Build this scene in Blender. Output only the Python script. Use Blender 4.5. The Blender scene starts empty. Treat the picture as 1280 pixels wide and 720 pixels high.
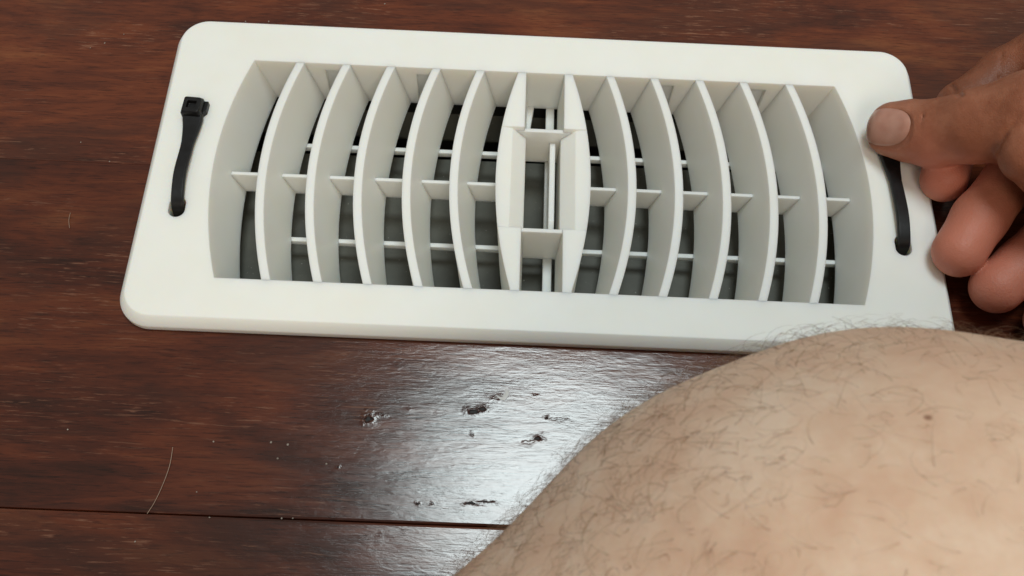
import bpy, bmesh, math, random
import numpy as np
from mathutils import Vector, Matrix

random.seed(7)
rng = np.random.default_rng(7)
SC = bpy.context.scene
COL = SC.collection
MM = 0.001

# ------------------------------------------------------------------ camera
F_PX = 1200.0
R = np.array([[0.99903052, 0.03319703, 0.02891321],
              [-0.04242874, 0.90121671, 0.43128674],
              [-0.01173963, -0.43209537, 0.9017515]])
CP = np.array([-13.97284, -192.57924, 308.90567])          # mm
cd = bpy.data.cameras.new('camera')
cam = bpy.data.objects.new('camera', cd)
COL.objects.link(cam)
M4 = Matrix([list(R.T[i]) + [CP[i] * MM] for i in range(3)] + [[0, 0, 0, 1]])
cam.matrix_world = M4
cd.sensor_width = 36.0
cd.lens = F_PX / 1280 * 36.0
cd.clip_start = 0.005
cd.clip_end = 50
cd.dof.use_dof = True
cd.dof.focus_distance = 0.335
cd.dof.aperture_fstop = 32.0
SC.camera = cam

# ------------------------------------------------------------------ light
W = bpy.data.worlds.new('World')
SC.world = W
W.use_nodes = True
bg = W.node_tree.nodes['Background']
bg.inputs[0].default_value = (1.0, 0.93, 0.84, 1)
bg.inputs[1].default_value = 0.30

ld = bpy.data.lights.new('ceiling_panel', 'AREA')
ld.shape = 'ELLIPSE'
ld.size = 0.72
ld.size_y = 0.72
ld.energy = 26.5
ld.color = (0.88, 0.99, 1.0)
lo = bpy.data.objects.new('ceiling_panel', ld)
COL.objects.link(lo)
lo.location = (0.15, 0.44, 2.3)

l2 = bpy.data.lights.new('fill_lamp', 'AREA')  # unseen warm fill, added to brighten the vane faces and back wall
l2.shape = 'DISK'
l2.size = 0.7
l2.energy = 11
l2.color = (1.0, 0.86, 0.70)
lo2 = bpy.data.objects.new('fill_lamp', l2)
COL.objects.link(lo2)
lo2.location = (0.22, -1.25, 1.5)
lo2.rotation_euler = Vector((0.22, -1.25, 1.5)).to_track_quat('Z', 'Y').to_euler()

SC.view_settings.view_transform = 'Standard'
SC.view_settings.look = 'None'
SC.view_settings.exposure = 0.0
SC.view_settings.gamma = 1.0
SC.view_settings.use_curve_mapping = False


# ------------------------------------------------------------------ helpers
def ray(u, v):
    d = np.array([(u - 640) / F_PX, -(v - 360) / F_PX, -1.0])
    d = R.T @ d
    return d / np.linalg.norm(d)


def at(u, v, z):
    """point (mm) at height z that the photograph shows at pixel u, v"""
    d = ray(u, v)
    return CP + d * (z - CP[2]) / d[2]


def tag(o, label=None, cat=None, group=None, kind=None):
    if label: o['label'] = label
    if cat: o['category'] = cat
    if group: o['group'] = group
    if kind: o['kind'] = kind
    return o


def empty(name, loc=(0, 0, 0)):
    o = bpy.data.objects.new(name, None)
    COL.objects.link(o)
    o.location = [c * MM for c in loc]
    o.empty_display_size = 0.01
    return o


def put(o, parent):
    if parent is not None:
        o.parent = parent
        o.matrix_parent_inverse = Matrix.Translation(-parent.location)
    return o


def mesh_obj(name, verts, faces, mat, parent=None, smooth=False, angle=None):
    me = bpy.data.meshes.new(name)
    me.from_pydata([tuple(float(c) * MM for c in v) for v in verts], [], faces)
    me.update()
    if mat: me.materials.append(mat)
    if smooth:
        me.shade_smooth()
    if angle:
        me.shade_smooth()
        me.set_sharp_from_angle(angle=math.radians(angle))
    o = bpy.data.objects.new(name, me)
    COL.objects.link(o)
    return put(o, parent)


def fix_normals(o):
    bm = bmesh.new(); bm.from_mesh(o.data)
    bmesh.ops.recalc_face_normals(bm, faces=bm.faces)
    bm.to_mesh(o.data); bm.free()
    return o


def loft(loops, close_ends=True):
    """solid through loops of equal length"""
    n = len(loops[0])
    V = [p for L in loops for p in L]
    Fc = []
    for k in range(len(loops) - 1):
        for i in range(n):
            j = (i + 1) % n
            Fc.append((k * n + i, k * n + j, (k + 1) * n + j, (k + 1) * n + i))
    if close_ends:
        Fc.append(tuple(range(n))[::-1])
        Fc.append(tuple((len(loops) - 1) * n + i for i in range(n)))
    return V, Fc


def box(x0, x1, y0, y1, z0, z1):
    L0 = [(x0, y0, z0), (x1, y0, z0), (x1, y1, z0), (x0, y1, z0)]
    L1 = [(x, y, z1) for x, y, _ in L0]
    return loft([L0, L1])


def rrect(hw, hh, r, z, n=14):
    P = []
    for cx, cy, a0 in ((hw - r, hh - r, 0), (-hw + r, hh - r, 90), (-hw + r, -hh + r, 180), (hw - r, -hh + r, 270)):
        for i in range(n + 1):
            a = math.radians(a0 + 90 * i / n)
            P.append((cx + r * math.cos(a), cy + r * math.sin(a), z))
    return P


def boolean(o, other, op):
    m = o.modifiers.new('b', 'BOOLEAN')
    m.object = other; m.operation = op; m.solver = 'EXACT'
    dg = bpy.context.evaluated_depsgraph_get()
    dg.update()
    me = bpy.data.meshes.new_from_object(o.evaluated_get(dg))
    o.modifiers.clear()
    old = o.data
    o.data = me
    me.name = old.name
    bpy.data.objects.remove(other, do_unlink=True)


# ------------------------------------------------------------------ materials
class NT:
    def __init__(s, name):
        s.m = bpy.data.materials.new(name)
        s.m.use_nodes = True
        s.t = s.m.node_tree
        s.b = s.t.nodes['Principled BSDF']

    def n(s, typ, **kw):
        nd = s.t.nodes.new(typ)
        for k, v in kw.items(): setattr(nd, k, v)
        return nd

    def l(s, a, b): s.t.links.new(a, b)

    def set(s, nd, **kw):
        for k, v in kw.items():
            nd.inputs[k.replace('_', ' ')].default_value = v

    def math(s, op, a, b=None, c=None, clamp=False):
        nd = s.n('ShaderNodeMath', operation=op, use_clamp=clamp)
        for i, x in enumerate((a, b, c)):
            if x is None: continue
            if isinstance(x, (int, float)): nd.inputs[i].default_value = x
            else: s.l(x, nd.inputs[i])
        return nd.outputs[0]

    def noise(s, vec, scale, detail=4, rough=0.5, dist=0.0):
        nd = s.n('ShaderNodeTexNoise')
        nd.inputs['Scale'].default_value = scale
        nd.inputs['Detail'].default_value = detail
        nd.inputs['Roughness'].default_value = rough
        nd.inputs['Distortion'].default_value = dist
        if vec is not None: s.l(vec, nd.inputs['Vector'])
        return nd.outputs['Fac']

    def mapping(s, vec, scale=(1, 1, 1), loc=(0, 0, 0), rot=(0, 0, 0)):
        nd = s.n('ShaderNodeMapping')
        nd.inputs['Scale'].default_value = scale
        nd.inputs['Location'].default_value = loc
        nd.inputs['Rotation'].default_value = rot
        s.l(vec, nd.inputs['Vector'])
        return nd.outputs[0]

    def ramp(s, fac, stops):
        nd = s.n('ShaderNodeValToRGB')
        e = nd.color_ramp.elements
        while len(e) < len(stops): e.new(0.5)
        for el, (p, c) in zip(e, stops):
            el.position = p
            el.color = (*c, 1) if len(c) == 3 else c
        s.l(fac, nd.inputs[0])
        return nd.outputs[0]

    def mix(s, fac, a, b, mode='MIX'):
        nd = s.n('ShaderNodeMix', data_type='RGBA', blend_type=mode)
        for i, x in ((0, fac), (6, a), (7, b)):
            if isinstance(x, (int, float)): nd.inputs[i].default_value = x
            elif isinstance(x, tuple): nd.inputs[i].default_value = (*x, 1)
            else: s.l(x, nd.inputs[i])
        return nd.outputs[2]

    def bump(s, h, strength, dist, normal=None):
        nd = s.n('ShaderNodeBump')
        nd.inputs['Strength'].default_value = strength
        nd.inputs['Distance'].default_value = dist
        s.l(h, nd.inputs['Height'])
        if normal is not None: s.l(normal, nd.inputs['Normal'])
        return nd.outputs[0]


def mat_plastic(name, col, rough=0.42, bev=0.0005, dirt=0.025):
    k = NT(name)
    pos = k.n('ShaderNodeNewGeometry').outputs['Position']
    n1 = k.noise(pos, 60, 3)
    n2 = k.noise(pos, 900, 2)
    dk = tuple(c * (1 - dirt) * f for c, f in zip(col, (1, 0.985, 0.95)))
    k.l(k.mix(k.math('MULTIPLY_ADD', n1, 1.6, -0.3, clamp=True), dk, col), k.b.inputs['Base Color'])
    k.b.inputs['Roughness'].default_value = rough
    k.b.inputs['Specular IOR Level'].default_value = 0.4
    k.b.inputs['Subsurface Weight'].default_value = 0.6
    k.b.inputs['Subsurface Radius'].default_value = (1.0, 0.8, 0.6)
    k.b.inputs['Subsurface Scale'].default_value = 0.006
    bv = k.n('ShaderNodeBevel', samples=6)
    bv.inputs['Radius'].default_value = bev
    k.l(k.bump(n2, 0.12, 0.0001, bv.outputs[0]), k.b.inputs['Normal'])
    return k.m


def mat_black():
    k = NT('black_nylon')
    pos = k.n('ShaderNodeNewGeometry').outputs['Position']
    k.l(k.ramp(k.noise(pos, 300, 3), [(0.3, (0.004, 0.004, 0.004)), (0.8, (0.010, 0.010, 0.011))]), k.b.inputs['Base Color'])
    k.b.inputs['Roughness'].default_value = 0.36
    k.b.inputs['Specular IOR Level'].default_value = 0.35
    bv = k.n('ShaderNodeBevel', samples=6)
    bv.inputs['Radius'].default_value = 0.0005
    k.l(k.bump(k.noise(pos, 700, 2), 0.2, 0.0002, bv.outputs[0]), k.b.inputs['Normal'])
    return k.m


def mat_damper():
    k = NT('dusty_grey_damper')
    pos = k.n('ShaderNodeNewGeometry').outputs['Position']
    base = k.ramp(k.noise(pos, 45, 5, 0.6), [(0.3, (0.05, 0.051, 0.041)), (0.75, (0.098, 0.099, 0.08))])
    sp = k.ramp(k.noise(pos, 900, 2), [(0.71, (0, 0, 0)), (0.78, (1, 1, 1))])
    k.l(k.mix(sp, base, (0.3, 0.3, 0.27)), k.b.inputs['Base Color'])
    k.b.inputs['Roughness'].default_value = 0.5
    return k.m


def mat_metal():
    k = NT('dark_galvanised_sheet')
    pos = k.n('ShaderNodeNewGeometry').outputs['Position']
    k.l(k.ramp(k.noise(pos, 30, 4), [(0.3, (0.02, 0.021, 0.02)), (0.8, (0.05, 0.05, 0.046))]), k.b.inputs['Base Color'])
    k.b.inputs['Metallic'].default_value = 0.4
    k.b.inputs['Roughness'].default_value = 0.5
    return k.m


# dents and chips worn into the plank below the register: pixel, radius mm (x, y), depth, dark?
DENTS = [((461, 523), 2.0, 2.0, 1.2, 1), ((478, 519), 1.3, 0.7, 0.5, 0), ((591, 514), 2.6, 1.2, 0.8, 1), ((603, 512), 2.0, 1.1, 0.7, 1),
         ((512, 511), 0.7, 0.6, 0.4, 0), ((592, 543), 0.8, 0.6, 0.5, 0), ((673, 548), 1.9, 1.3, 0.9, 1), ((660, 552), 3.4, 0.9, -0.4, 0),
         ((683, 522), 1.0, 0.7, 0.6, 1), ((700, 523), 4.0, 0.7, -0.3, 0), ((424, 584), 0.8, 0.5, 0.6, 1), ((523, 629), 0.6, 0.5, 0.4, 1),
         ((539, 630), 0.6, 0.4, 0.3, 0), ((588, 630), 3.6, 0.4, 0.4, 1), ((606, 627), 3.8, 0.35, 0.4, 1), ((620, 497), 2.4, 1.0, 0.5, 0), ((668, 494), 1.2, 0.5, 0.4, 0)]


def mat_wood(name, dents=False, seed=0.0, tone=(1, 1, 1)):
    k = NT(name)
    geo = k.n('ShaderNodeNewGeometry').outputs['Position']
    info = k.n('ShaderNodeObjectInfo').outputs['Random']
    off = k.n('ShaderNodeCombineXYZ')
    k.l(k.math('MULTIPLY', info, 7.3), off.inputs[0])
    k.l(k.math('MULTIPLY', info, 3.1), off.inputs[1])
    off.inputs[2].default_value = seed
    add = k.n('ShaderNodeVectorMath', operation='ADD')
    k.l(geo, add.inputs[0]); k.l(off.outputs[0], add.inputs[1])
    p = add.outputs[0]
    big = k.noise(k.mapping(p, (7, 17, 1)), 1.0, 6, 0.62, 1.6)             # broad tone patches
    grain = k.noise(k.mapping(p, (22, 240, 1)), 1.0, 7, 0.68, 0.9)          # streaks along the board
    fine = k.noise(k.mapping(p, (110, 1700, 1)), 1.0, 4, 0.65, 0.3)         # pores
    blot = k.noise(k.mapping(p, (15, 30, 1), (2, 5, 0)), 1.0, 5, 0.6, 0.8)
    t = k.math('ADD', k.math('MULTIPLY', big, 0.62), k.math('MULTIPLY', grain, 0.38))
    colr = k.ramp(t, [(0.37, (0.029, 0.0078, 0.0042)), (0.46, (0.060, 0.0135, 0.0060)), (0.54, (0.095, 0.0215, 0.0080)), (0.64, (0.135, 0.039, 0.0138))])
    pores = k.ramp(fine, [(0.36, (0.22, 0.2, 0.2)), (0.47, (1, 1, 1))])
    c = k.mix(0.62, colr, pores, 'MULTIPLY')
    c = k.mix(k.ramp(blot, [(0.5, (0, 0, 0)), (0.62, (0.42, 0.42, 0.42))]), c, (0.034, 0.0125, 0.0080))
    worn = k.math('MULTIPLY', k.ramp(k.noise(k.mapping(p, (95, 1300, 1)), 1.0, 4, 0.65, 0.4), [(0.57, (0, 0, 0)), (0.66, (1, 1, 1))]),
                  k.ramp(k.noise(k.mapping(p, (13, 44, 1), (3, 1, 0)), 1.0, 4, 0.6), [(0.47, (0, 0, 0)), (0.6, (1, 1, 1))]))
    c = k.mix(k.math('MULTIPLY', worn, 0.8), c, (0.175, 0.078, 0.046))
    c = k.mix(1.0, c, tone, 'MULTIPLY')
    # relief: brushed ripples across the board, slow hand-scraped waves
    rip = k.noise(k.mapping(p, (170, 560, 1), rot=(0, 0, 0.03)), 1.0, 4, 0.55, 0.9)
    mid = k.noise(k.mapping(p, (42, 150, 1)), 1.0, 3, 0.5, 0.4)
    wave = k.noise(k.mapping(p, (9, 20, 1)), 1.0, 2, 0.5)
    h = k.math('ADD', k.math('MULTIPLY', rip, 0.00005), k.math('ADD', k.math('MULTIPLY', mid, 0.00011), k.math('MULTIPLY', wave, 0.00045)))
    h = k.math('ADD', h, k.math('MULTIPLY', fine, 0.00003))
    rough = k.math('MULTIPLY_ADD', grain, 0.08, 0.11)
    if dents:
        wn = k.n('ShaderNodeTexNoise'); wn.inputs['Scale'].default_value = 480; wn.inputs['Detail'].default_value = 4
        k.l(geo, wn.inputs['Vector'])
        wv = k.n('ShaderNodeVectorMath', operation='MULTIPLY_ADD')
        k.l(wn.outputs['Color'], wv.inputs[0]); wv.inputs[1].default_value = (0.0042, 0.0026, 0.003)
        w0 = k.n('ShaderNodeVectorMath', operation='SUBTRACT'); k.l(geo, w0.inputs[0]); w0.inputs[1].default_value = (0.0021, 0.0013, 0.0015)
        k.l(w0.outputs[0], wv.inputs[2])
        sep = k.n('ShaderNodeSeparateXYZ'); k.l(wv.outputs[0], sep.inputs[0])
        wob = k.math('MAXIMUM', k.math('MULTIPLY_ADD', k.noise(geo, 420, 3, 0.6), 1.4, 0.3), 0.4)
        dark = None
        for (u, v), rx, ry, dep, dk in DENTS:
            q = at(u, v, 0) * MM
            dx = k.math('DIVIDE', k.math('SUBTRACT', sep.outputs[0], float(q[0])), rx * 0.62 * MM)
            dy = k.math('DIVIDE', k.math('SUBTRACT', sep.outputs[1], float(q[1])), ry * 0.62 * MM)
            r2 = k.math('MULTIPLY', k.math('ADD', k.math('MULTIPLY', dx, dx), k.math('MULTIPLY', dy, dy)), wob)
            g = k.math('EXPONENT', k.math('MULTIPLY', k.math('MULTIPLY', r2, r2), -1.0))
            rim = k.math('EXPONENT', k.math('MULTIPLY', k.math('ADD', k.math('MULTIPLY', dx, dx), k.math('MULTIPLY', dy, dy)), -0.4))
            h = k.math('ADD', h, k.math('ADD', k.math('MULTIPLY', g, (-0.0007 if dep > 0 else -0.0003) * dep), k.math('MULTIPLY', rim, 0.0002 * dep)))
            if dk:
                g2 = k.math('MULTIPLY_ADD', g, 1.8, -0.6, clamp=True)
                dark = g2 if dark is None else k.math('MAXIMUM', dark, g2)
        c = k.mix(dark, c, (0.006, 0.005, 0.005))
        rough = k.math('ADD', rough, k.math('MULTIPLY', dark, 0.5))
    k.l(c, k.b.inputs['Base Color'])
    k.l(rough, k.b.inputs['Roughness'])
    k.b.inputs['Specular IOR Level'].default_value = 0.56
    k.l(k.bump(h, 1.0, 1.0), k.b.inputs['Normal'])
    return k.m


def mat_skin(name, c0, c1, c2, sss=0.006, rough=0.5, lines=1.0, spec=0.35):
    k = NT(name)
    pos = k.n('ShaderNodeNewGeometry').outputs['Position']
    a = k.noise(pos, 28, 4, 0.55)
    b = k.noise(pos, 110, 4, 0.6)
    c_ = k.noise(pos, 420, 3, 0.6)
    t = k.math('ADD', k.math('MULTIPLY', a, 0.5), k.math('ADD', k.math('MULTIPLY', b, 0.34), k.math('MULTIPLY', c_, 0.16)))
    k.l(k.ramp(t, [(0.39, c0), (0.5, c1), (0.6, c2)]), k.b.inputs['Base Color'])
    k.b.inputs['Roughness'].default_value = rough
    k.b.inputs['Specular IOR Level'].default_value = spec
    k.b.inputs['Subsurface Weight'].default_value = 0.35
    k.b.inputs['Subsurface Radius'].default_value = (1.0, 0.42, 0.22)
    k.b.inputs['Subsurface Scale'].default_value = sss
    v = k.n('ShaderNodeTexVoronoi', feature='DISTANCE_TO_EDGE')
    v.inputs['Scale'].default_value = 1100
    k.l(pos, v.inputs['Vector'])
    h = k.math('ADD', k.math('MULTIPLY', k.math('MINIMUM', v.outputs['Distance'], 0.25), 0.00028 * lines),
               k.math('MULTIPLY', k.noise(pos, 260, 4, 0.6), 0.0004 * lines))
    k.l(k.bump(h, 0.6, 1.0), k.b.inputs['Normal'])
    return k


def mat_plain(name, col, rough=0.5):
    k = NT(name)
    pos = k.n('ShaderNodeNewGeometry').outputs['Position']
    k.l(k.mix(k.noise(pos, 200, 2), tuple(c * 0.8 for c in col), col), k.b.inputs['Base Color'])
    k.b.inputs['Roughness'].default_value = rough
    return k.m


PLASTIC = mat_plastic('white_plastic', (0.89, 0.90, 0.865))
BLACK = mat_black()
DAMPER = mat_damper()
METAL = mat_metal()
WOOD = mat_wood('dark_red_plank')
WOOD_L = mat_wood('lighter_red_plank', seed=2.0, tone=(1.42, 1.5, 1.5))      # same wood in a lighter tone, for the board beyond the register
WOOD_D = mat_wood('dark_red_plank_dented', True)
SUB = mat_plain('subfloor_board', (0.03, 0.022, 0.016), 0.8)

# ------------------------------------------------------------------ floor
PX0, PX1 = -1000, 900
SEAMS = [-645, -516, -387, -258, -129.2, 0.2, 129.4, 258.6, 387.6, 516.6]
HOLE = (-127, 127, -53, 50)

floor = mesh_obj('floor', *box(PX0 - 3, PX1 + 3, SEAMS[0] - 3, SEAMS[-1] + 3, -30, -12), SUB)
tag(floor, kind='structure')
boolean(floor, mesh_obj('c', *box(HOLE[0], HOLE[1], HOLE[2], HOLE[3], -60, 30), None), 'DIFFERENCE')


def plank(y0, y1, mat):
    g, b = (0.09 if y0 < -100 else 0.025), (0.65 if y0 < -100 else 0.16)
    g1, b1 = (0.025, 0.16) if y1 > -100 else (0.09, 0.65)
    y0 += g; y1 -= g1
    prof = [(y0, -11.9), (y0, -b), (y0 + b * 0.35, -b * 0.3), (y0 + b * 1.3, 0), (y1 - b1 * 1.3, 0), (y1 - b1 * 0.35, -b1 * 0.3), (y1, -b1), (y1, -11.9)]
    L = [[(x, y, z) for y, z in prof] for x in (PX0, PX1)]
    o = fix_normals(mesh_obj('plank', *loft(L), mat, floor))
    return o


for i in range(len(SEAMS) - 1):
    y0, y1 = SEAMS[i], SEAMS[i + 1]
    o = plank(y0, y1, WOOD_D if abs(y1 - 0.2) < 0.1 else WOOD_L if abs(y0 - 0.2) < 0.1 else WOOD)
    if y1 > HOLE[2] and y0 < HOLE[3]:
        p = o.parent; o.parent = None
        boolean(o, mesh_obj('c', *box(HOLE[0], HOLE[1], HOLE[2], HOLE[3], -60, 30), None), 'DIFFERENCE')
        put(o, p)

# sheet metal duct under the register
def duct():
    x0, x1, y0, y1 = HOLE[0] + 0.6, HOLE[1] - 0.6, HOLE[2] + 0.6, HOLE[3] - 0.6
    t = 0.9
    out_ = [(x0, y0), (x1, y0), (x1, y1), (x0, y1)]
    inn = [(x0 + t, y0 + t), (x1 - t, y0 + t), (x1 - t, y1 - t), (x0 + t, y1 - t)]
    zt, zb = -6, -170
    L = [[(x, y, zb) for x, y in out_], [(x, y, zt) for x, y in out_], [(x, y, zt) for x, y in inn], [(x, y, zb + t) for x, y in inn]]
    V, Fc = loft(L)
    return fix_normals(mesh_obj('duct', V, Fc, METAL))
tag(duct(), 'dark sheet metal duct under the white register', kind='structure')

# ------------------------------------------------------------------ floor register
ZT = 7.0          # top of the face plate
ZB = -16.0        # bottom of the throat and the vanes
YC, HH = -1.55, 47.2
Y0, Y1 = YC - HH, YC + HH
reg = empty('floor_register', (0, 0, 0))
tag(reg, 'white plastic floor register with curved vanes lying on dark wood planks', 'floor register')


def arc(x_end, sag, y):
    return x_end + sag * (1 - ((y - YC) / HH) ** 2)


# face plate with its throat
N = 24
rings = [rrect(145.4, 65.9, 11.5, 0.03), rrect(146, 66.5, 12, 0.5), rrect(146, 66.5, 12, 2.9), rrect(143.6, 64.1, 10.2, ZT - 0.25), rrect(143.2, 63.7, 9.8, ZT)]
plate = fix_normals(mesh_obj('faceplate', *loft(rings), PLASTIC))


def opening(xe, sag, grow, z, ys=(Y0, Y1)):
    L = []
    for i in range(N + 1):
        y = ys[0] + (ys[1] - ys[0]) * i / N
        L.append((arc(xe, sag, y) + grow, y + (grow if i == N else -grow if i == 0 else 0), z))
    for i in range(N + 1):
        y = ys[1] + (ys[0] - ys[1]) * i / N
        L.append((-arc(xe, sag, y) - grow, y + (grow if i == 0 else -grow if i == N else 0), z))
    return L


block = fix_normals(mesh_obj('c', *loft([opening(111, 6, 3, ZB), opening(114, 7.5, 3, 2.0)]), PLASTIC))
boolean(plate, block, 'UNION')


def lerp_open(z):
    t = (ZT - z) / (ZT - ZB)
    return opening(113.6 - 4.6 * t, 8.0 - 2.2 * t, 0, z)


hole = fix_normals(mesh_obj('c', *loft([lerp_open(ZB - 1), lerp_open(ZT + 1)]), PLASTIC))
boolean(plate, hole, 'DIFFERENCE')
SLOTS = [(-131.4, -21.2), (-131.8, 19.5), (130.6, -24.2), (130.0, 18.0)]
for sx, sy in SLOTS:
    L = []
    for i in range(28):
        a = 2 * math.pi * i / 28
        L.append((3.0 * math.cos(a), (3.0 * math.sin(a)) + (1.2 if math.sin(a) > 0 else -1.2)))
    c = fix_normals(mesh_obj('c', *loft([[(sx + x, sy + y, z) for x, y in L] for z in (-2, ZT + 2)]), PLASTIC))
    boolean(plate, c, 'DIFFERENCE')
# clip pockets in the back wall
for px in (-82.5, -46.5, 47.0, 83.5):
    c = mesh_obj('c', *box(px - 4.2, px + 4.2, Y1 - 1, Y1 + 2.0, -13.5, 2.6), PLASTIC)
    boolean(plate, c, 'DIFFERENCE')
plate.data.materials.clear(); plate.data.materials.append(PLASTIC)
plate.data.shade_smooth(); plate.data.set_sharp_from_angle(angle=math.radians(28))
put(plate, reg)

# curved vanes
def vane(xe, s):
    loops = []
    nz = 6
    for i in range(N + 1):
        y = Y0 - 0.6 + (Y1 - Y0 + 1.2) * i / N
        near = max(0.0, (-(y - YC)) / HH)
        it = arc(xe, 7.6, y) - 1.55               # inner top
        ot = arc(xe, 7.6, y) + 1.55
        ib = arc(xe - 5.2, 6.2, y) - 1.2
        ob = arc(xe - 0.6, 5.6, y) + 0.6 + 1.6 * near
        L = [(s * it, y, ZT - 0.12), (s * (it + 0.25 * (ib - it)), y, ZT - 6), (s * ib, y, ZB + 0.6), (s * (ib + 0.5), y, ZB - 0.3), (s * (ob - 1.5), y, ZB - 0.3),
             (s * ob, y, ZB + 1), (s * ot, y, ZT - 0.12)]
        loops.append(L)
    return fix_normals(mesh_obj('vane', *loft(loops), PLASTIC, reg, angle=35))


XV = [25.4, 42.7, 60.4, 77.7, 95.7]
for s in (-1, 1):
    for x in XV:
        vane(x, s)


# middle pair: flat ends, a sloping hollow between the two cross webs
def centre_vane(s):
    loops = []
    ys = sorted(set([Y0 - 0.6 + (Y1 - Y0 + 1.2) * i / 36 for i in range(37)] + [-23.6, -23.4, 19.9, 20.1]))
    for y in ys:
        yy = min(max(y, Y0), Y1)
        mid = -23.5 < y < 20.0
        o_t = 10.6 + 7.0 * (1 - ((yy - YC) / HH) ** 2)
        i_x = 7.5
        o_b = 10.6 + 5.2 * (1 - ((yy - YC) / HH) ** 2) + 1.2 * max(0, -(yy - YC) / HH)
        zi = 0.5 if mid else ZT - 0.12
        ridge = 12.0 if mid else (o_t + i_x) * 0.5
        zr = ZT - 1.0 if mid else ZT - 0.14
        ix = i_x - (0.8 if mid else 0)
        L = [(s * o_t, y, ZT - 0.12), (s * ridge, y, zr), (s * ix, y, zi), (s * (i_x - 1.3), y, ZB - 0.3), (s * o_b, y, ZB - 0.3)]
        loops.append(L)
    return fix_normals(mesh_obj('centre_vane', *loft(loops), PLASTIC, reg, angle=30))


for s in (-1, 1): centre_vane(s)

# webs between the vanes
bounds = [10.4] + XV + [113.6]
for s in (-1, 1):
    for i in range(6):
        a, b = bounds[i], bounds[i + 1]
        y = 0.8
        zt = -4.0
        xa, xb = a + 6.2, b + 4.4
        V, Fc = box(min(s * xa, s * xb), max(s * xa, s * xb), y - 0.65, y + 0.65, ZB - 0.1, zt)
        mesh_obj('web', V, Fc, PLASTIC, reg)
for y, z in ((20.3, 4.6), (-23.4, 4.9)):
    V, Fc = loft([[(-6.6, y - 0.75, ZB), (6.6, y - 0.75, ZB), (12.2, y - 0.75, z), (-12.2, y - 0.75, z)],
                  [(-6.6, y + 0.75, ZB), (6.6, y + 0.75, ZB), (12.2, y + 0.75, z), (-12.2, y + 0.75, z)]])
    fix_normals(mesh_obj('web', V, Fc, PLASTIC, reg))

V, Fc = loft([[(-6.9, y, ZB - 3), (-6.9, y, ZB + 1), (xx, y, ZB + 1), (xx, y, ZB - 3)] for y, xx in ((46, -3.4), (38, -4.4), (24, -5.6))])
fix_normals(mesh_obj('lever_guide', V, Fc, PLASTIC, reg))

# bars under the vanes, lever and its rail
for y in (21.7, -21.0):
    mesh_obj('support_bar', *box(-97, 117, y, y + 1.7, ZB - 2.6, ZB + 0.1), PLASTIC, reg)
mesh_obj('lever_rail', *box(1.6, 4.9, Y0 - 0.5, Y1 + 0.5, ZB - 4, ZB + 0.4), PLASTIC, reg)
V, Fc = loft([[(x, 19.0, ZB), (x, -19.5, ZB), (x, -19.5, -4.5), (x, -15, -2.6), (x, 19.0, -1.6)] for x in (2.7, 4.8)])
fix_normals(mesh_obj('damper_lever', V, Fc, PLASTIC, reg))
V, Fc = loft([[(x, -50.5, -24), (x, 28.5, -31), (x, 28.5, -32), (x, -50.5, -25)] for x in (-122, 122)])
fix_normals(mesh_obj('damper_blade', V, Fc, DAMPER, reg))
V, Fc = loft([[(x, 42, -36), (x, 48.8, -26), (x, 48.8, -27), (x, 42, -37)] for x in (-122, 122)])
fix_normals(mesh_obj('damper_blade', V, Fc, DAMPER, reg))


# ------------------------------------------------------------------ cable ties
def strap_mesh(path, widths, thick):
    """flat strap along path (mm); width across"""
    path = [np.array(p, float) for p in path]
    loops = []
    for i, p in enumerate(path):
        a = path[max(i - 1, 0)]; b = path[min(i + 1, len(path) - 1)]
        t = (b - a) / np.linalg.norm(b - a)
        side = np.cross(t, (0, 0, 1)); 
        if np.linalg.norm(side) < 1e-3: side = np.array((1.0, 0, 0))
        side[2] = 0
        side = side / np.linalg.norm(side)
        up = np.cross(side, t)
        w, h = widths[i] / 2, thick / 2
        e = min(0.35, w * 0.3)
        prof = [(-w, -h), (w, -h), (w, h * 0.3), (w - e, h), (-w + e, h), (-w, h * 0.3)]
        loops.append([tuple(p + side * x + up * y) for x, y in prof])
    return loft(loops)


def bez(ctrl, n):
    P = np.array(ctrl, float)
    out = []
    m = len(P)
    for k in range(n):
        t = k / (n - 1) * (m - 1)
        i = min(int(t), m - 2); u = t - i
        p0, p1, p2, p3 = P[max(i - 1, 0)], P[i], P[i + 1], P[min(i + 2, m - 1)]
        out.append(0.5 * ((2 * p1) + (-p0 + p2) * u + (2 * p0 - 5 * p1 + 4 * p2 - p3) * u * u + (-p0 + 3 * p1 - 3 * p2 + p3) * u ** 3))
    return out


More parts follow.
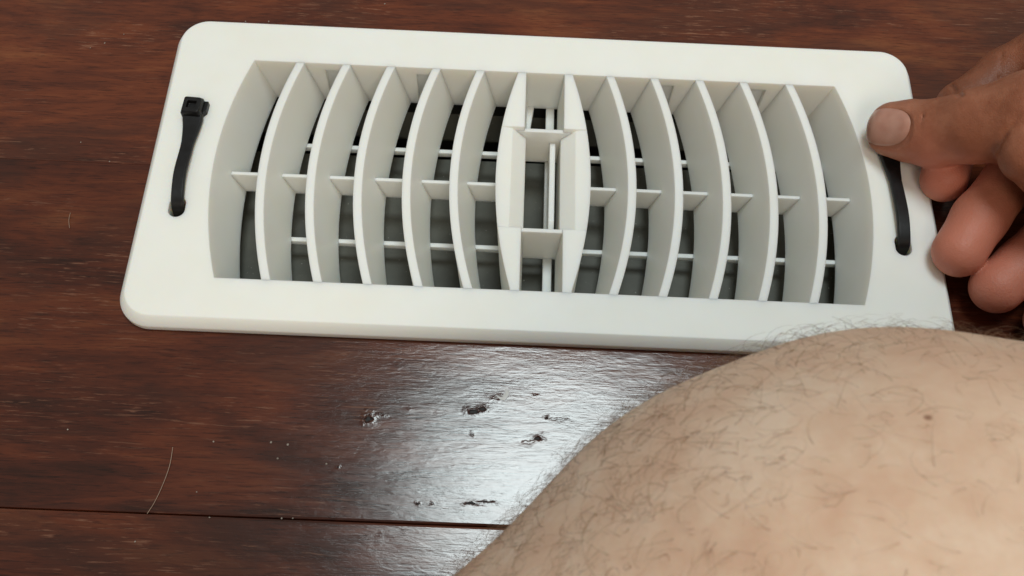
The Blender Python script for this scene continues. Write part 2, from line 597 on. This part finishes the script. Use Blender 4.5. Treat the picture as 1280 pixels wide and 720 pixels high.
def cable_tie(head_xy, ctrl, label, rot):
    t = empty('cable_tie', (head_xy[0], head_xy[1], ZT))
    tag(t, label, 'cable tie')
    pts = bez(ctrl, 30)
    d = np.linalg.norm(np.diff(np.array(pts), axis=0), axis=1).cumsum() / 1.0
    d = np.concatenate([[0], d])
    wid = [4.5 + 3.0 * max(0, 1 - max(0, x - 1.5) / 11.5) ** 1.1 for x in d]
    o = fix_normals(mesh_obj('strap', *strap_mesh(pts, wid, 1.5), BLACK, None, angle=40))
    put(o, t)
    # head: a block with a square mouth on top
    ca, sa = math.cos(rot), math.sin(rot)
    def tr(x, y, z): return (head_xy[0] + ca * x - sa * y, head_xy[1] + sa * x + ca * y, ZT + z)
    def sq(hx, hy, z, r=0.8): return [tr(x, y, z) for x, y, _ in rrect(hx, hy, r, 0, 4)]
    L = [sq(3.5, 3.8, 0.02), sq(3.8, 4.0, 1.2), sq(3.7, 3.9, 3.6), sq(3.1, 3.2, 5.0), sq(1.8, 1.6, 5.0, 0.3), sq(1.6, 1.4, 3.4, 0.3)]
    o = fix_normals(mesh_obj('head', *loft(L), BLACK, None, angle=40)); put(o, t)
    # tail end beside the head
    V = [tr(x, y, z) for z in (0.05, 2.2) for x, y in ((3.6, -2.4), (5.0, -0.6), (5.0, 3.6), (3.6, 3.6))]
    Fc = [(0, 3, 2, 1), (4, 5, 6, 7)] + [(i, (i + 1) % 4, (i + 1) % 4 + 4, i + 4) for i in range(4)]
    o = fix_normals(mesh_obj('tail', V, Fc, BLACK, None)); put(o, t)
    return t


cable_tie((-132.3, 20.2), [(-131.9, 17.2, 9.2), (-131.6, 12, 8.9), (-131.7, 2, 9.3), (-132.0, -8, 9.6), (-131.6, -16, 8.9), (-131.3, -20.6, 7.2), (-131.2, -22.3, 3.5), (-131.1, -22.8, -3)],
          'black cable tie with its square head and whole strap showing on the white register', -0.05)
cable_tie((129.9, 17.6), [(130.0, 14.6, 9.2), (130.3, 9, 8.9), (130.8, -2, 9.3), (131.0, -12, 9.6), (130.8, -19.5, 8.9), (130.8, -23.8, 7.2), (130.8, -25.4, 3.5), (130.8, -25.8, -3)],
          'black cable tie on the white register with its head hidden under the thumb', 0.05)


# ------------------------------------------------------------------ person: signed distance field -> surface net
def cone_d(P, a, b, ra, rb):
    a = np.asarray(a, np.float32); b = np.asarray(b, np.float32)
    ab = b - a
    t = np.clip(((P - a) @ ab) / max(float(ab @ ab), 1e-6), 0, 1)
    return np.linalg.norm(P - a - t[..., None] * ab, axis=-1) - (ra + (rb - ra) * t)


def smin(a, b, k):
    h = np.clip(0.5 + 0.5 * (b - a) / k, 0, 1)
    return b + (a - b) * h - k * h * (1 - h)


def surface_net(fn, lo, hi, h):
    lo = np.array(lo, float); n = np.ceil((np.array(hi) - lo) / h).astype(int) + 1
    ax = [lo[i] + h * np.arange(n[i]) for i in range(3)]
    Fv = np.empty(n, np.float32)
    yy, zz = np.meshgrid(ax[1], ax[2], indexing='ij')
    step = 24
    for i in range(0, n[0], step):
        xs = ax[0][i:i + step]
        G = np.empty((len(xs), n[1], n[2], 3), np.float32)
        G[..., 0] = xs[:, None, None]; G[..., 1] = yy; G[..., 2] = zz
        Fv[i:i + step] = fn(G)
    S = Fv < 0
    c = n - 1
    corners = [(i, j, k) for i in (0, 1) for j in (0, 1) for k in (0, 1)]
    def cv(A, o): return A[o[0]:o[0] + c[0], o[1]:o[1] + c[1], o[2]:o[2] + c[2]]
    cnt = sum(cv(S, o).astype(np.int8) for o in corners)
    act = (cnt > 0) & (cnt < 8)
    idx = -np.ones(c, np.int64)
    cells = np.argwhere(act)
    idx[act] = np.arange(len(cells))
    acc = np.zeros((len(cells), 3)); num = np.zeros(len(cells))
    ci, cj, ck = cells.T
    vals = {o: Fv[ci + o[0], cj + o[1], ck + o[2]] for o in corners}
    for a in corners:
        for d in range(3):
            if a[d] == 0:
                b = tuple(1 if q == d else a[q] for q in range(3))
                fa, fb = vals[a], vals[b]
                m = (fa < 0) != (fb < 0)
                t = np.where(m, fa / np.where(m, fa - fb, 1), 0)
                pt = np.array(a, float) + np.eye(3)[d] * t[:, None]
                acc[m] += pt[m]; num[m] += 1
    V = lo + h * (cells + acc / num[:, None])
    quads = []
    for d in range(3):
        u, w = [q for q in range(3) if q != d]
        sl0 = [slice(None)] * 3; sl1 = [slice(None)] * 3
        sl0[d] = slice(0, n[d] - 1); sl1[d] = slice(1, n[d])
        ch = S[tuple(sl0)] != S[tuple(sl1)]
        E = np.argwhere(ch)
        E = E[(E[:, u] > 0) & (E[:, w] > 0) & (E[:, u] < n[u] - 1) & (E[:, w] < n[w] - 1)]
        eu = np.eye(3, dtype=int)[u]; ew = np.eye(3, dtype=int)[w]
        q = [idx[tuple((E - o).T)] for o in (eu * 0, eu, eu + ew, ew)]
        Q = np.stack(q, 1)
        inside = S[tuple(E.T)]
        flip = inside if d != 1 else ~inside
        Q[~flip] = Q[~flip][:, ::-1]
        quads.append(Q)
    return V, np.concatenate(quads)


def np_mesh(name, V, Q, mat, parent, smooth_it=0):
    if smooth_it:
        E = np.concatenate([Q[:, [0, 1]], Q[:, [1, 2]], Q[:, [2, 3]], Q[:, [3, 0]]])
        for _ in range(smooth_it):
            S = np.zeros_like(V); ct = np.zeros(len(V))
            for a, b in ((0, 1), (1, 0)):
                for ax_ in range(3): S[:, ax_] += np.bincount(E[:, a], V[E[:, b], ax_], len(V))
                ct += np.bincount(E[:, a], minlength=len(V))
            V = 0.5 * V + 0.5 * S / ct[:, None]
    me = bpy.data.meshes.new(name)
    me.vertices.add(len(V)); me.vertices.foreach_set('co', (V * MM).astype(np.float32).ravel())
    me.loops.add(Q.size); me.loops.foreach_set('vertex_index', Q.astype(np.int32).ravel())
    me.polygons.add(len(Q)); me.polygons.foreach_set('loop_start', np.arange(0, Q.size, 4, dtype=np.int32))
    me.update(calc_edges=True); me.validate()
    me.shade_smooth()
    me.materials.append(mat)
    o = bpy.data.objects.new(name, me)
    COL.objects.link(o)
    return put(o, parent), V


person = empty('person', (187, -351, 0))
tag(person, 'person with a bare hairy bent leg, one thumb pressing on the register end', 'person')

# --- hand (mm; from what the photograph shows and what each finger touches)
TH = [at(1110, 161, 15.8), at(1132, 163, 18.5), at(1168, 167, 24.0), at(1222, 157, 36.0), at(1290, 148, 46.0), at(1400, 200, 46.0)]
TR = [7.6, 9.4, 11.4, 12.2, 15.5, 21.0]
th_dir = (TH[0] - TH[2]) / np.linalg.norm(TH[0] - TH[2])
th_view = (CP - TH[0]) / np.linalg.norm(CP - TH[0])
th_up = th_view - th_dir * (th_view @ th_dir)
th_up = th_up / np.linalg.norm(th_up)
th_side = np.cross(th_dir, th_up)
IDX = [at(1180, 224, 12.5), at(1190, 180, 11.0), at(1203, 133, 12.0), at(1255, 92, 17.0), at(1345, 45, 34.0)]
IR = [8.4, 8.8, 9.2, 9.4, 11.5]
MID = [at(1199, 314, 14.0), at(1225, 272, 18.0), at(1268, 218, 23.0), at(1345, 150, 34.0)]
MR = [9.2, 9.2, 9.2, 10.5]
RNG = [at(1246, 359, 10.5), at(1279, 331, 13.0), at(1326, 282, 20.0), at(1390, 230, 34.0)]
RR = [9.2, 9.0, 9.0, 10.5]
LIT = [at(1310, 400, 11.0), at(1345, 365, 16.0), at(1390, 310, 26.0)]
LR = [7.8, 8.2, 10.5]
PALM = [at(1345, 60, 36.0), at(1400, 140, 42.0), at(1430, 220, 44.0), at(1430, 300, 38.0)]
WRIST = at(1620, 270, 62.0)
ELB = WRIST + np.array([180.0, -190.0, 90.0])


def chain_d(P, pts, rad, k=3.0):
    d = None
    for i in range(len(pts) - 1):
        e = cone_d(P, pts[i], pts[i + 1], rad[i], rad[i + 1])
        d = e if d is None else smin(d, e, k)
    return d


def groove(P, d, pts, depth, w):
    lo_, hi_ = np.min(pts, 0) - 4 * w, np.max(pts, 0) + 4 * w
    m = np.all((P > lo_) & (P < hi_), axis=-1)
    if not m.any(): return d
    Pm = P[m]
    g = np.min([cone_d(Pm, pts[i], pts[i + 1], 0, 0) for i in range(len(pts) - 1)], axis=0)
    d = d.copy()
    d[m] += depth * np.exp(-(g / w) ** 2)
    return d


def thumb_d(P):
    d = chain_d(P, TH, TR, 5)
    for s in (-1, 1):     # broad tip
        d = smin(d, cone_d(P, TH[0] + th_side * 3.0 * s + th_dir * -1.0, TH[1] + th_side * 2.6 * s, 6.6, 8.2), 3)
    return d


def hand_sdf(P):
    d = thumb_d(P)
    fi = chain_d(P, IDX, IR, 3)
    fm = chain_d(P, MID, MR, 3)
    fr = chain_d(P, RNG, RR, 3)
    fl = chain_d(P, LIT, LR, 3)
    pal = cone_d(P, PALM[0], PALM[1], 14, 17)
    for a, b in ((1, 2), (2, 3)): pal = smin(pal, cone_d(P, PALM[a], PALM[b], 17, 16), 8)
    pal = smin(pal, cone_d(P, PALM[1], WRIST, 20, 24), 14)
    pal = smin(pal, cone_d(P, PALM[3], WRIST, 15, 23), 14)
    pal = smin(pal, cone_d(P, WRIST, ELB, 25, 40), 14)
    f = np.minimum(np.minimum(fi, fm), np.minimum(fr, fl))
    body = smin(f, pal, 6)
    heel = cone_d(P, at(1290, 192, 47), at(1360, 225, 46), 10.5, 17)         # ball of the thumb
    d = smin(d, heel, 1.8)
    d = smin(d, body, 1.6)
    # nail bed, sunk a little so the skin folds round the nail
    q = P - (TH[0] + th_dir * -1.2)
    x = q @ th_dir.astype(np.float32); y = q @ th_side.astype(np.float32); zz = q @ th_up.astype(np.float32)
    e = (np.abs(x + 1.3) / 9.9) ** 2.4 + (np.abs(y) / 7.2) ** 2.4
    d = d + np.where(zz > 0, 0.75 * np.clip((1.12 - e) / 0.2, 0, 1), 0)
    for pts, dep, w in CREASES:
        d = groove(P, d, pts, dep, w)
    return d


CREASES = []


def hit(fn, u, v):
    p = CP.copy(); d_ = ray(u, v)
    for _ in range(90):
        p = p + d_ * max(0.02, float(fn(p[None, :].astype(np.float32))[0])) * 0.9
    return p


_cr = []
for pix, dep, w in (([(1189, 107), (1194, 114), (1202, 121)], 1.5, 1.0), ([(1253, 68), (1251, 82), (1250, 97)], 0.7, 1.1),
                    ([(1155, 146), (1153, 157), (1154, 170)], 1.1, 0.9), ([(1147, 149), (1146, 162)], 0.7, 0.8), ([(1163, 144), (1162, 156)], 0.7, 0.8),
                    ([(1172, 141), (1170, 150)], 0.5, 0.8), ([(1274, 147), (1259, 168), (1248, 188)], 0.75, 1.5), ([(1219, 262), (1240, 281)], 0.6, 0.9)):
    fullp = []
    for (u0, v0), (u1, v1) in zip(pix[:-1], pix[1:]):
        fullp += [(u0 + (u1 - u0) * q / 4, v0 + (v1 - v0) * q / 4) for q in range(4)]
    fullp.append(pix[-1])
    _cr.append(([hit(hand_sdf, *q) for q in fullp], dep * 1.0, w * 0.85))
CREASES = _cr

HAND = mat_skin('brown_hand_skin', (0.22, 0.074, 0.036), (0.285, 0.10, 0.052), (0.355, 0.138, 0.077), sss=0.0022, rough=0.48, lines=1.2)  # hand skin, browner than the leg
# fine net where the fingers are, coarser along the forearm, one mesh
V, Q = surface_net(hand_sdf, (108, -75, 0.6), (232, 75, 92), 0.6)
V2, Q2 = surface_net(hand_sdf, (229.5, -300, 0.6), (480, 100, 230), 2.6)
V, Q = np.concatenate([V, V2]), np.concatenate([Q, Q2 + len(V)])
hand, HV = np_mesh('hand', V, Q, HAND.m, person, 1)

def spots(k, pts, col, r0, r1, amt):
    pos = k.n('ShaderNodeNewGeometry').outputs['Position']
    f = None
    for p in pts:
        vm = k.n('ShaderNodeVectorMath', operation='DISTANCE')
        k.l(pos, vm.inputs[0]); vm.inputs[1].default_value = tuple(float(c) * MM for c in p)
        mr = k.n('ShaderNodeMapRange', interpolation_type='SMOOTHSTEP')
        mr.inputs[1].default_value = r0 * MM; mr.inputs[2].default_value = r1 * MM
        mr.inputs[3].default_value = amt; mr.inputs[4].default_value = 0
        k.l(vm.outputs['Value'], mr.inputs[0])
        f = mr.outputs[0] if f is None else k.math('MAXIMUM', f, mr.outputs[0])
    src = k.b.inputs['Base Color'].links[0].from_socket
    k.l(k.mix(f, src, col), k.b.inputs['Base Color'])


spots(HAND, [IDX[0], MID[0], RNG[0], LIT[0]], (0.60, 0.215, 0.145), 8, 32, 0.85)
spots(HAND, [TH[0]], (0.42, 0.185, 0.115), 7, 20, 0.6)

# thumb nail: a thin curved plate laid on the thumb
def nail():
    n = 18
    verts, faces = [], []
    cen = TH[0] + th_dir * -1.2 + th_side * 0.0
    def outline(a):     # super-ellipse, length along the thumb, width across
        c, s = math.cos(a), math.sin(a)
        L = 8.2 if c > 0 else 10.8
        Wd = 6.9
        p = 2.7 if c > 0 else 2.3
        r = (abs(c) ** p + abs(s) ** p) ** (-1 / p)
        return L * r * c, Wd * r * s
    rings = [0.0, 0.25, 0.5, 0.75, 0.92, 1.0]
    m = 40
    def surf(x, y, off):
        p = cen + th_dir * x + th_side * y + NUP * 14
        for _ in range(60):
            d = float(thumb_d(p[None, :].astype(np.float32))[0])
            if d < 0.02: break
            p = p - NUP * min(d, 1.0) * 0.8
        return p + NUP * off
    for k, rr in enumerate(rings):
        for i in range(m):
            x, y = outline(2 * math.pi * i / m)
            off = 0.12 if rr < 0.9 else (0.0 if rr < 1 else -0.5)
            if rr == 1.0 and x > 4: off = -0.1
            verts.append(surf(x * rr, y * rr, off))
    for k in range(len(rings) - 1):
        for i in range(m):
            j = (i + 1) % m
            faces.append((k * m + i, k * m + j, (k + 1) * m + j, (k + 1) * m + i))
    return verts, faces


NUP = th_up + np.array([0, 0.12, 0.0]) * 1.0
NUP = NUP / np.linalg.norm(NUP)
kn = NT('thumb_nail')
pos_ = kn.n('ShaderNodeNewGeometry').outputs['Position']
kn.l(kn.ramp(kn.noise(pos_, 150, 3), [(0.3, (0.42, 0.20, 0.145)), (0.7, (0.51, 0.28, 0.215))]), kn.b.inputs['Base Color'])
kn.b.inputs['Roughness'].default_value = 0.27
kn.b.inputs['Subsurface Weight'].default_value = 0.3
kn.b.inputs['Subsurface Scale'].default_value = 0.002
kn.b.inputs['Subsurface Radius'].default_value = (1, 0.4, 0.25)
nv, nf = nail()
o = fix_normals(mesh_obj('thumbnail', nv, nf, kn.m, None, smooth=True))
put(o, hand)

# --- leg
LA, LAr = np.array([66.9, -193.3, 102.7]), 76.6
LL, LLr = np.array([-102.1, -289.4, 60.0]), 60.0
LK, LKr = np.array([182.0, -152.1, 74.9]), 64.6
LT, LTr = np.array([187.4, -351.0, 105.0]), 85.0
LH, LHr = np.array([240.0, -560.0, 120.0]), 95.0
LF, LFr = np.array([-190.0, -380.0, 48.0]), 46.0


def leg_sdf(P):
    d = cone_d(P, LA, LL, LAr, LLr)
    d = smin(d, np.linalg.norm(P - np.array([-16.0, -236.0, 72.0], np.float32), axis=-1) - 68.0, 12)
    d = smin(d, cone_d(P, LL, LF, LLr, LFr), 20)
    d = smin(d, cone_d(P, LA, LK, LAr, LKr), 12)
    d = smin(d, cone_d(P, LA, LT, LAr, LTr), 26)
    d = smin(d, cone_d(P, LK, LT, LKr, LTr), 20)
    d = smin(d, cone_d(P, LT, LH, LTr, LHr), 20)
    # soft unevenness of flesh over the kneecap
    d = d + 1.1 * np.sin(P[..., 0] * 0.045 + 1.0) * np.sin(P[..., 1] * 0.05) + 0.5 * np.sin(P[..., 0] * 0.11 + P[..., 1] * 0.07)
    return np.maximum(d, 0.8 - P[..., 2])


LEG = mat_skin('pale_leg_skin', (0.665, 0.43, 0.30), (0.715, 0.50, 0.36), (0.765, 0.575, 0.435), sss=0.005, rough=0.5, lines=0.3, spec=0.3)
V, Q = surface_net(leg_sdf, (-260, -640, -3), (360, -70, 230), 3.0)
leg, LV = np_mesh('leg', V, Q, LEG.m, person, 2)

# mole on the knee
from mathutils.bvhtree import BVHTree
bvh = BVHTree.FromPolygons([tuple(v) for v in LV], [tuple(q) for q in Q.tolist()])
pm = np.array(bvh.ray_cast(Vector(CP), Vector(ray(1160, 522)))[0])
spots(LEG, [pm], (0.22, 0.085, 0.045), 0.3, 0.95, 0.75)
# hairs: thin curling tubes rooted in the skin
def hairs():
    me = leg.data
    nv = len(me.vertices)
    co = np.empty(nv * 3, np.float32); me.vertices.foreach_get('co', co); co = co.reshape(-1, 3) / MM
    no = np.empty(nv * 3, np.float32); me.vertices.foreach_get('normal', no); no = no.reshape(-1, 3)
    vis = (co[:, 1] > -345) & (co[:, 2] > 18) & (co[:, 0] > -150) & (co[:, 0] < 260)
    ids = np.flatnonzero(vis)
    wt = 0.28 + np.clip(-no[ids, 0] * 1.2 + no[ids, 1] * 0.9 - 0.1, 0, 1.2)
    pick = rng.choice(ids, 15000, replace=True, p=wt / wt.sum())
    m = len(pick)
    seg = 6
    n = no[pick]
    p = co[pick] + rng.normal(size=(m, 3)) * 1.6
    p = p - n * leg_sdf(p)[:, None] - n * 0.4
    flow = np.array([-0.7, -0.55, -0.3]) + rng.normal(size=(m, 3)) * 0.8
    t = flow - n * (flow * n).sum(1, keepdims=True)
    t /= np.linalg.norm(t, axis=1, keepdims=True) + 1e-6
    b = np.cross(n, t)
    side_ = np.clip(-n[:, 0] * 1.3 + n[:, 1] * 0.5 - n[:, 2] * 0.3, 0, 1)
    ln = rng.uniform(3.0, 9.5, m) * (1 + 0.3 * side_); lift = rng.uniform(0.25, 1.15, m)
    curl = rng.normal(size=m) * (1.3 + 0.8 * side_); rad = rng.uniform(0.02, 0.045, m) * (1 + 0.35 * side_)
    q = p.copy(); ang = np.zeros(m); path = [q]
    for s_ in range(seg):
        ang = ang + curl / seg * 2.0
        d_ = t * np.cos(ang)[:, None] + b * np.sin(ang)[:, None] + n * (lift * (1 - 1.5 * s_ / seg))[:, None]
        d_ /= np.linalg.norm(d_, axis=1, keepdims=True)
        q = q + d_ * (ln / seg)[:, None]
        path.append(q)
    rows = []
    for s_, q in enumerate(path):
        r = (rad * (1 - 0.75 * s_ / seg))[:, None]
        rows.append(np.stack([q + r * (n * math.cos(a) + b * math.sin(a)) for a in (0, 2.094, 4.189)], 1))
    VV = np.stack(rows, 1).reshape(-1, 3)                       # hair, ring, corner
    base = (np.arange(m) * (seg + 1) * 3)[:, None, None]
    rg = (np.arange(seg) * 3)[None, :, None]
    a0 = np.arange(3)[None, None, :]; a1 = (a0 + 1) % 3
    QQ = np.stack(np.broadcast_arrays(base + rg + a0, base + rg + a1, base + rg + 3 + a1, base + rg + 3 + a0), -1).reshape(-1, 4)
    k = NT('dark_brown_hair')
    k.b.inputs['Base Color'].default_value = (0.20, 0.108, 0.055, 1)
    k.b.inputs['Roughness'].default_value = 0.45
    o, _ = np_mesh('leg_hair', VV, QQ, k.m, leg)
    o['kind'] = 'stuff'
    o['label'] = 'short curly brown leg hair'


hairs()

# ------------------------------------------------------------------ small things on the floor
def tube(path, rad, n=6):
    V, Fc = [], []
    path = [np.array(p, float) for p in path]
    for i, p in enumerate(path):
        a = path[max(i - 1, 0)]; b = path[min(i + 1, len(path) - 1)]
        t = (b - a) / np.linalg.norm(b - a)
        s = np.cross(t, (0, 0, 1)); s /= np.linalg.norm(s); u = np.cross(s, t)
        for k in range(n):
            an = 2 * math.pi * k / n
            V.append(p + rad * (s * math.cos(an) + u * math.sin(an)))
    for i in range(len(path) - 1):
        for k in range(n):
            k2 = (k + 1) % n
            Fc.append((i * n + k, i * n + k2, (i + 1) * n + k2, (i + 1) * n + k))
    return V, Fc


HAIRM = mat_plain('pale_fibre', (0.36, 0.25, 0.18), 0.4)
pts = bez([at(216, 559, 0.3), at(212, 582, 0.5), at(203, 607, 0.4), at(193, 628, 0.3), at(184, 642, 0.3)], 24)
tag(mesh_obj('stray_hair', *tube(pts, 0.11), HAIRM, None, smooth=True), 'long pale stray hair lying across the floor plank seam', 'hair')
pts = bez([at(88, 266, 0.3), at(86, 275, 0.5), at(87, 285, 0.3)], 10)
tag(mesh_obj('stray_hair', *tube(pts, 0.09), HAIRM, None, smooth=True), 'very short stray hair on the dark plank beside the register', 'hair')

# curled flake at the dent, its pale colour standing in for a glint
FL = mat_plain('glint_pale', (0.82, 0.82, 0.80), 0.35)
edge = [(619, 494), (624, 496), (628, 496), (631, 491), (632, 485), (636, 488), (636, 494), (631, 501), (625, 499)]
zz = [0.15, 0.3, 0.5, 0.9, 1.3, 1.0, 0.6, 0.2, 0.15]
top_ = [at(u, v, z) for (u, v), z in zip(edge, zz)]
cen_ = at(630, 497, 0.4)
nE = len(edge)
V = [*top_, cen_, *[p - np.array((0, 0, 0.14)) for p in top_], cen_ - np.array((0, 0, 0.14))]
Fc = [(i, (i + 1) % nE, nE) for i in range(nE)] + [((i + 1) % nE + nE + 1, i + nE + 1, 2 * nE + 1) for i in range(nE)]
Fc += [((i + 1) % nE, i, i + nE + 1, (i + 1) % nE + nE + 1) for i in range(nE)]
tag(fix_normals(mesh_obj('glint_flake', V, Fc, FL)), 'small curled flake on the dented plank, pale in place of a glint', 'flake')

DUST = mat_plain('dust_speck', (0.36, 0.31, 0.26), 0.6)
def speck(u, v, r):
    bm = bmesh.new()
    bmesh.ops.create_icosphere(bm, subdivisions=1, radius=r * MM)
    for vv in bm.verts:
        vv.co *= random.uniform(0.7, 1.25); vv.co.z *= 0.6
    me = bpy.data.meshes.new('dust_speck'); bm.to_mesh(me); bm.free()
    me.materials.append(DUST)
    o = bpy.data.objects.new('dust_speck', me)
    q = at(u, v, 0)
    o.location = (q[0] * MM, q[1] * MM, r * 0.4 * MM)
    COL.objects.link(o)
    tag(o, 'tiny pale dust speck lying on the dark planks', 'dust speck', 'dust specks on the planks')


for u, v, r in ((336, 27, .45), (307, 27, .35), (155, 43, .3), (113, 60, .3), (131, 54, .4), (339, 553, .5), (347, 573, .45), (360, 556, .5), (267, 552, .4), (408, 580, .4),
                (246, 615, .35), (262, 647, .4), (352, 648, .45), (366, 648, .35), (169, 677, .35), (85, 537, .35), (481, 5, .4), (101, 178, .3), (137, 202, .3)):
    speck(u, v, r * 0.8)
